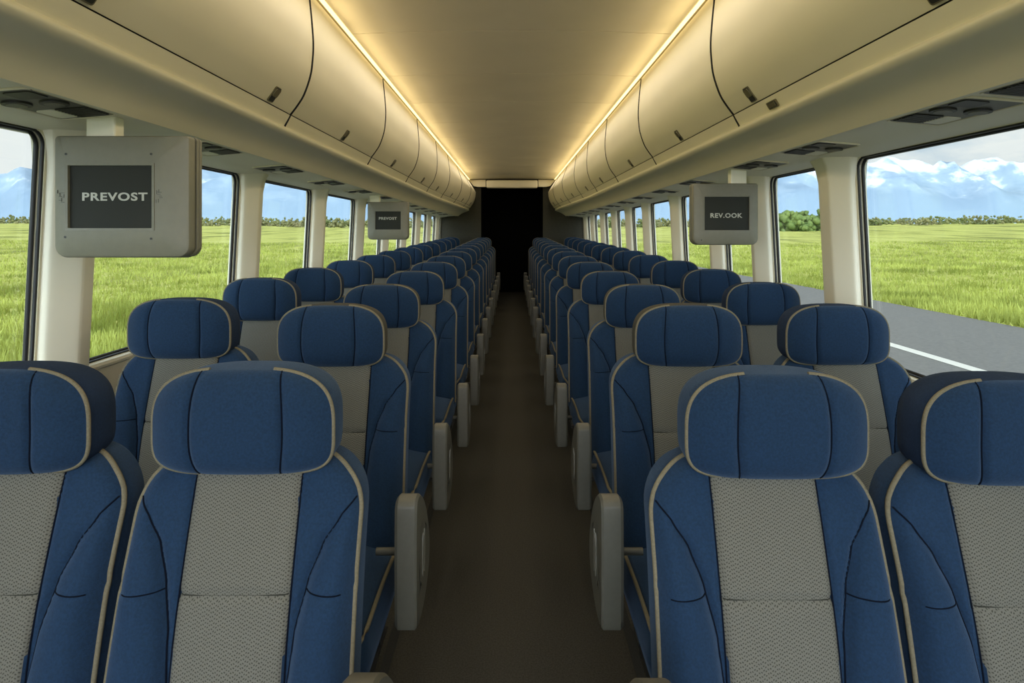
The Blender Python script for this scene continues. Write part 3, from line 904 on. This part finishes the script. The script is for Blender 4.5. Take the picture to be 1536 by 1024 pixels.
M['meadow'] = grass_ground()
def gh(x, y):
    d = math.hypot(x, y)
    h = 0.0
    a = max(0, abs(x-3.5)-12)
    if a > 0:
        h += 0.25*min(1, a/10)*noise.noise(Vector((x*0.05, y*0.05, 0))) 
    h += 6.6*max(0, min(1, (d-60)/300))**1.2
    return GZ + h
mb = MB(); nx, ny = 90, 90
def gx(i): t = -1+2*i/nx; return math.copysign(abs(t)**2.6, t)*900
def gy(j): t = j/ny; return -60 + (t**2.2)*1300
V = [(gx(i), gy(j), gh(gx(i), gy(j))-0.02) for j in range(ny+1) for i in range(nx+1)]
mb.add(V, [(j*(nx+1)+i, j*(nx+1)+i+1, (j+1)*(nx+1)+i+1, (j+1)*(nx+1)+i) for j in range(ny) for i in range(nx)])
o = mb.build('ground', M['meadow'], smooth=60); tag(o, 'bright green meadow stretching to the horizon outside the windows', 'meadow', kind='structure')

mb = MB(); ys = [-60+ i*6 for i in range(60)]
mb.loft([[(-6.5, y, GZ+0.01+max(0, gh(14.8,y)-GZ-0.0)), (14.75+0.12*math.sin(y*0.7)+0.08*math.sin(y*1.9), y, GZ+0.012+max(0, gh(14.8,y)-GZ)), (14.75+0.12*math.sin(y*0.7)+0.08*math.sin(y*1.9), y, GZ-0.3), (-6.5, y, GZ-0.3)] for y in ys], True, True, True)
o = mb.build('road', M['road']); tag(o, 'grey asphalt road outside the right windows', 'road', kind='structure')
mb = MB(); mb.loft([[(9.18, y, GZ+0.016+max(0, gh(14.8,y)-GZ)), (9.48, y, GZ+0.016+max(0, gh(14.8,y)-GZ)), (9.48, y, GZ+0.02+max(0, gh(14.8,y)-GZ)), (9.18, y, GZ+0.02+max(0, gh(14.8,y)-GZ))] for y in ys], True, True, True)
o = mb.build('road_line', M['line']); tag(o, 'white painted lane line on the grey road', 'road marking', kind='structure')

# grass blades in the near field
def blade_mat():
    m = mat('grass_blades', (106,120,52), 0.7, col2=(192,200,106), vscale=0.45, spec=0.1)
    nt = m.node_tree; p = nt.nodes['Principled BSDF']
    tr = nt.nodes.new('ShaderNodeBsdfTranslucent'); tr.inputs[0].default_value = lin((186,184,84))
    mx = nt.nodes.new('ShaderNodeMixShader'); mx.inputs[0].default_value = 0.4
    out = [n for n in nt.nodes if n.type == 'OUTPUT_MATERIAL'][0]
    nt.links.new(p.outputs[0], mx.inputs[1]); nt.links.new(tr.outputs[0], mx.inputs[2]); nt.links.new(mx.outputs[0], out.inputs[0])
    return m
M['blade'] = blade_mat()
for s, nm in ((-1,'left'), (1,'right')):
    V = []; F = []
    cnt = 0
    for i in range(30000):
        t = random.random()
        D = 8 + 95*t**2.3
        x = s*((7.0 if s < 0 else 14.9) + (D*0.9)*random.random()**1.4)
        if abs(x) > D*0.98 + 2 or abs(x) < D*0.18: continue
        dens = noise.noise(Vector((x*0.22, D*0.12, 4)))
        hgt = 0.16 + 0.22*random.random() + 0.14*dens
        if hgt < 0.1: continue
        z = gh(x, D)-0.03
        for k in range(3):
            a = random.random()*PI; w = (0.014+0.012*random.random())*(1+D/45); h2 = hgt*(0.7+0.5*random.random())
            ox, oy = random.uniform(-.12,.12)*(1+D/30), random.uniform(-.12,.12)*(1+D/30)
            dx, dy = math.cos(a)*w, math.sin(a)*w
            lx, ly = random.uniform(-.12,.12), random.uniform(-.12,.12)
            b = len(V)
            V += [(x+ox-dx, D+oy-dy, z), (x+ox+dx, D+oy+dy, z), (x+ox+lx, D+oy+ly, z+h2)]
            F.append((b, b+1, b+2))
    me = bpy.data.meshes.new('grass'); me.from_pydata(V, [], F); me.materials.append(M['blade'])
    o = bpy.data.objects.new('grass', me); C.objects.link(o)
    tag(o, f'long bright grass blades in the field outside the {nm} windows', 'grass', kind='stuff')

# distant hedges: leaf clump masses
M['hedge'] = foliage_mat('hedge_leaves', (84,94,50), (120,115,80), 0.12)
M['bushm'] = foliage_mat('bush_leaves', (80,98,50), (108,122,66), 0.5)
def blobs(mb, cx, cy, cz_, rx, rz, n, seed):
    rnd = random.Random(seed)
    for _ in range(n):
        x = cx + rnd.gauss(0, 0.45)*rx; y = cy + rnd.gauss(0, 0.4)*rx; z = cz_ + min(0.85, abs(rnd.gauss(0.3, 0.25)))*rz
        r = rz*rnd.uniform(0.07, 0.17)
        bm = bmesh.new(); bmesh.ops.create_icosphere(bm, subdivisions=(1 if n == 40 else 2), radius=r)
        for v in bm.verts:
            q = v.co.normalized(); v.co = v.co*(1+0.45*noise.noise(q*2.3+Vector((x,y,z)))); v.co += Vector((x,y,z))
        bm.verts.index_update()
        mb.add([v.co[:] for v in bm.verts], [[v.index for v in f.verts] for f in bm.faces]); bm.free()
mb = MB()
for i in range(230):
    az = -0.78 + 1.62*i/229 + random.uniform(-.004,.004)
    D = 300 + 25*math.sin(i*0.7) + random.uniform(-12, 12)
    x = D*math.tan(az)
    if abs(x) > 420: continue
    hh = 4.6 + 1.6*noise.noise(Vector((i*0.31, 0, 0))) + random.uniform(-.6,.6)
    blobs(mb, x, D, gh(x, D)-0.3, 7.0, hh, 40, i)
o = mb.build('hedge', M['hedge'], smooth=60); tag(o, 'low hedgerow of distant bushes along the horizon', 'hedgerow', kind='stuff')
mb = MB(); blobs(mb, 93, 195, gh(93,195)-0.6, 8.0, 7.6, 380, 77)
o = mb.build('bush', M['bushm'], smooth=60); tag(o, 'large green bush beyond the road seen through a right window', 'bush')

# mountains, with distance haze mixed into their base colour
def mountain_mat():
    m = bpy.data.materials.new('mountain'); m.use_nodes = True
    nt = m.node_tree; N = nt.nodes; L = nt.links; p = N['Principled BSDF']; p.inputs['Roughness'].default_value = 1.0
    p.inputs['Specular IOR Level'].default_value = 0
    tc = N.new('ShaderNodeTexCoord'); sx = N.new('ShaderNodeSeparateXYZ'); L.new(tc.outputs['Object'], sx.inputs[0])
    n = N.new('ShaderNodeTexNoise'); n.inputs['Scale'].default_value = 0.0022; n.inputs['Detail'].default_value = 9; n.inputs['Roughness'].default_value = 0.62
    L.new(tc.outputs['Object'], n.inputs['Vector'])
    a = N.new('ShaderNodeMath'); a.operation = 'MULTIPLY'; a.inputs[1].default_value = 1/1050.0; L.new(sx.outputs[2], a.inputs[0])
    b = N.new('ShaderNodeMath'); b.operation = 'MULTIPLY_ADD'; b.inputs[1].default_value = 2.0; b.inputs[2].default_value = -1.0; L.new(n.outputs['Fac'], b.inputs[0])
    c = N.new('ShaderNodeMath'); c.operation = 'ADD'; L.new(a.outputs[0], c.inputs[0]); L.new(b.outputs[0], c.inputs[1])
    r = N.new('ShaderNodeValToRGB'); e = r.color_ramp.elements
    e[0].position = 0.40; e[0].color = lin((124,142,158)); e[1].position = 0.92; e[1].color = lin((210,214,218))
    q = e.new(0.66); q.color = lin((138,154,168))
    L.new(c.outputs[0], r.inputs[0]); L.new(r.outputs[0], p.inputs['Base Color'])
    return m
M['mtn'] = mountain_mat()
mb = MB(); nx, ny = 260, 26
V = []
for j in range(ny+1):
    for i in range(nx+1):
        x = -11000 + 22000*i/nx; y = 6500 + 3500*j/ny
        t = j/ny
        ridge = 980 + 170*noise.noise(Vector((x*0.00045, 3, 0))) + 120*noise.noise(Vector((x*0.0016, 9, 0)))
        if x < 0: ridge *= 0.88
        h = ridge*math.sin(PI*min(1, t*1.05))**0.8 * (0.62 + 0.38*(1-abs(noise.noise(Vector((x*0.0011, y*0.0009, 2)))*2)))
        h += 90*noise.noise(Vector((x*0.004, y*0.004, 5)))*math.sin(PI*t)
        V.append((x, y, GZ - 5 + max(0, h)))
mb.add(V, [(j*(nx+1)+i, j*(nx+1)+i+1, (j+1)*(nx+1)+i+1, (j+1)*(nx+1)+i) for j in range(ny) for i in range(nx)])
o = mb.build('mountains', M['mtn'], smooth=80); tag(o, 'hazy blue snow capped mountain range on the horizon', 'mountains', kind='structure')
# plain between meadow and mountains
mb = MB(); mb.add([(-14000,1200,GZ+2),(14000,1200,GZ+2),(14000,9000,GZ+2),(-14000,9000,GZ+2)], [(0,1,2,3)])
o = mb.build('terrain', M['meadow']); tag(o, 'far green plain below the mountains', 'plain', kind='structure')

# ------------------------------------------------------------------ sky
w = bpy.data.worlds.new('World'); bpy.context.scene.world = w; w.use_nodes = True
nt = w.node_tree; N = nt.nodes; L = nt.links; N.clear()
tc = N.new('ShaderNodeTexCoord')
sx = N.new('ShaderNodeSeparateXYZ'); L.new(tc.outputs['Generated'], sx.inputs[0])
gr = N.new('ShaderNodeValToRGB'); e = gr.color_ramp.elements
e[0].position = 0.0; e[0].color = lin((172,200,222)); e[1].position = 0.6; e[1].color = lin((120,165,215))
q = e.new(0.12); q.color = lin((150,188,220))
L.new(sx.outputs[2], gr.inputs[0])
mp = N.new('ShaderNodeMapping'); mp.inputs['Scale'].default_value = (1, 1, 2.6); L.new(tc.outputs['Generated'], mp.inputs[0])
ns = N.new('ShaderNodeTexNoise'); ns.inputs['Scale'].default_value = 3.4; ns.inputs['Detail'].default_value = 8; ns.inputs['Roughness'].default_value = 0.55
L.new(mp.outputs[0], ns.inputs['Vector'])
mr = N.new('ShaderNodeMapRange'); mr.inputs[1].default_value = 0.36; mr.inputs[2].default_value = 0.56; L.new(ns.outputs['Fac'], mr.inputs[0])
mx = N.new('ShaderNodeMix'); mx.data_type = 'RGBA'; L.new(mr.outputs[0], mx.inputs[0]); L.new(gr.outputs[0], mx.inputs[6]); mx.inputs[7].default_value = lin((240,244,247))
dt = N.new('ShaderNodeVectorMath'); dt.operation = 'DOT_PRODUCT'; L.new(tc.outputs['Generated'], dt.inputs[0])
dt.inputs[1].default_value = Vector((-0.1, -0.93, 0.36)).normalized()  # extra bright sky behind the camera, added to lift the cabin light
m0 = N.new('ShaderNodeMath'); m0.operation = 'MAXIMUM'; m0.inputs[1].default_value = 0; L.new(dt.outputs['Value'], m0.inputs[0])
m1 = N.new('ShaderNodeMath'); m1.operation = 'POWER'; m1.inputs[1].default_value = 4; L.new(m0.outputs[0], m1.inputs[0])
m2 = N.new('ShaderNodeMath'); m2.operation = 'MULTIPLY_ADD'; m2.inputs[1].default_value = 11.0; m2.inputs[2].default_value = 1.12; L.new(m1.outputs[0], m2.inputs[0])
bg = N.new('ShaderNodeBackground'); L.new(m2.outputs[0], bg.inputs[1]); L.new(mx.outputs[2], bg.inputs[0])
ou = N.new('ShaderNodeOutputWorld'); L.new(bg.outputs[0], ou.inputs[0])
w.cycles.sampling_method = 'AUTOMATIC' if hasattr(w, 'cycles') else None

sun = bpy.data.lights.new('sun', 'SUN'); sun.energy = 0.5; sun.angle = math.radians(12); sun.color = (1.0, 0.96, 0.88)
so = bpy.data.objects.new('sun', sun); C.objects.link(so)
so.rotation_euler = Vector((0.15, 1.0, -1.5)).to_track_quat('-Z', 'Y').to_euler(); so.location = (0, -20, 30)

# ------------------------------------------------------------------ camera
cam = bpy.data.cameras.new('camera'); co = bpy.data.objects.new('camera', cam); C.objects.link(co)
co.location = (0, 0, CZ); co.rotation_euler = (PI/2, 0, 0)
cam.sensor_width = 36; cam.lens = 900/1536*36; cam.shift_y = -165/1536; cam.clip_start = 0.02; cam.clip_end = 30000
sc = bpy.context.scene; sc.camera = co
sc.view_settings.view_transform = 'Standard'; sc.view_settings.look = 'None'
sc.view_settings.exposure = 0.0; sc.view_settings.gamma = 1; sc.view_settings.use_curve_mapping = False
sc.render.engine = 'CYCLES'
sc.cycles.use_denoising = True
sc.cycles.max_bounces = 10; sc.cycles.diffuse_bounces = 6; sc.cycles.transparent_max_bounces = 16
sc.cycles.sample_clamp_indirect = 6.0
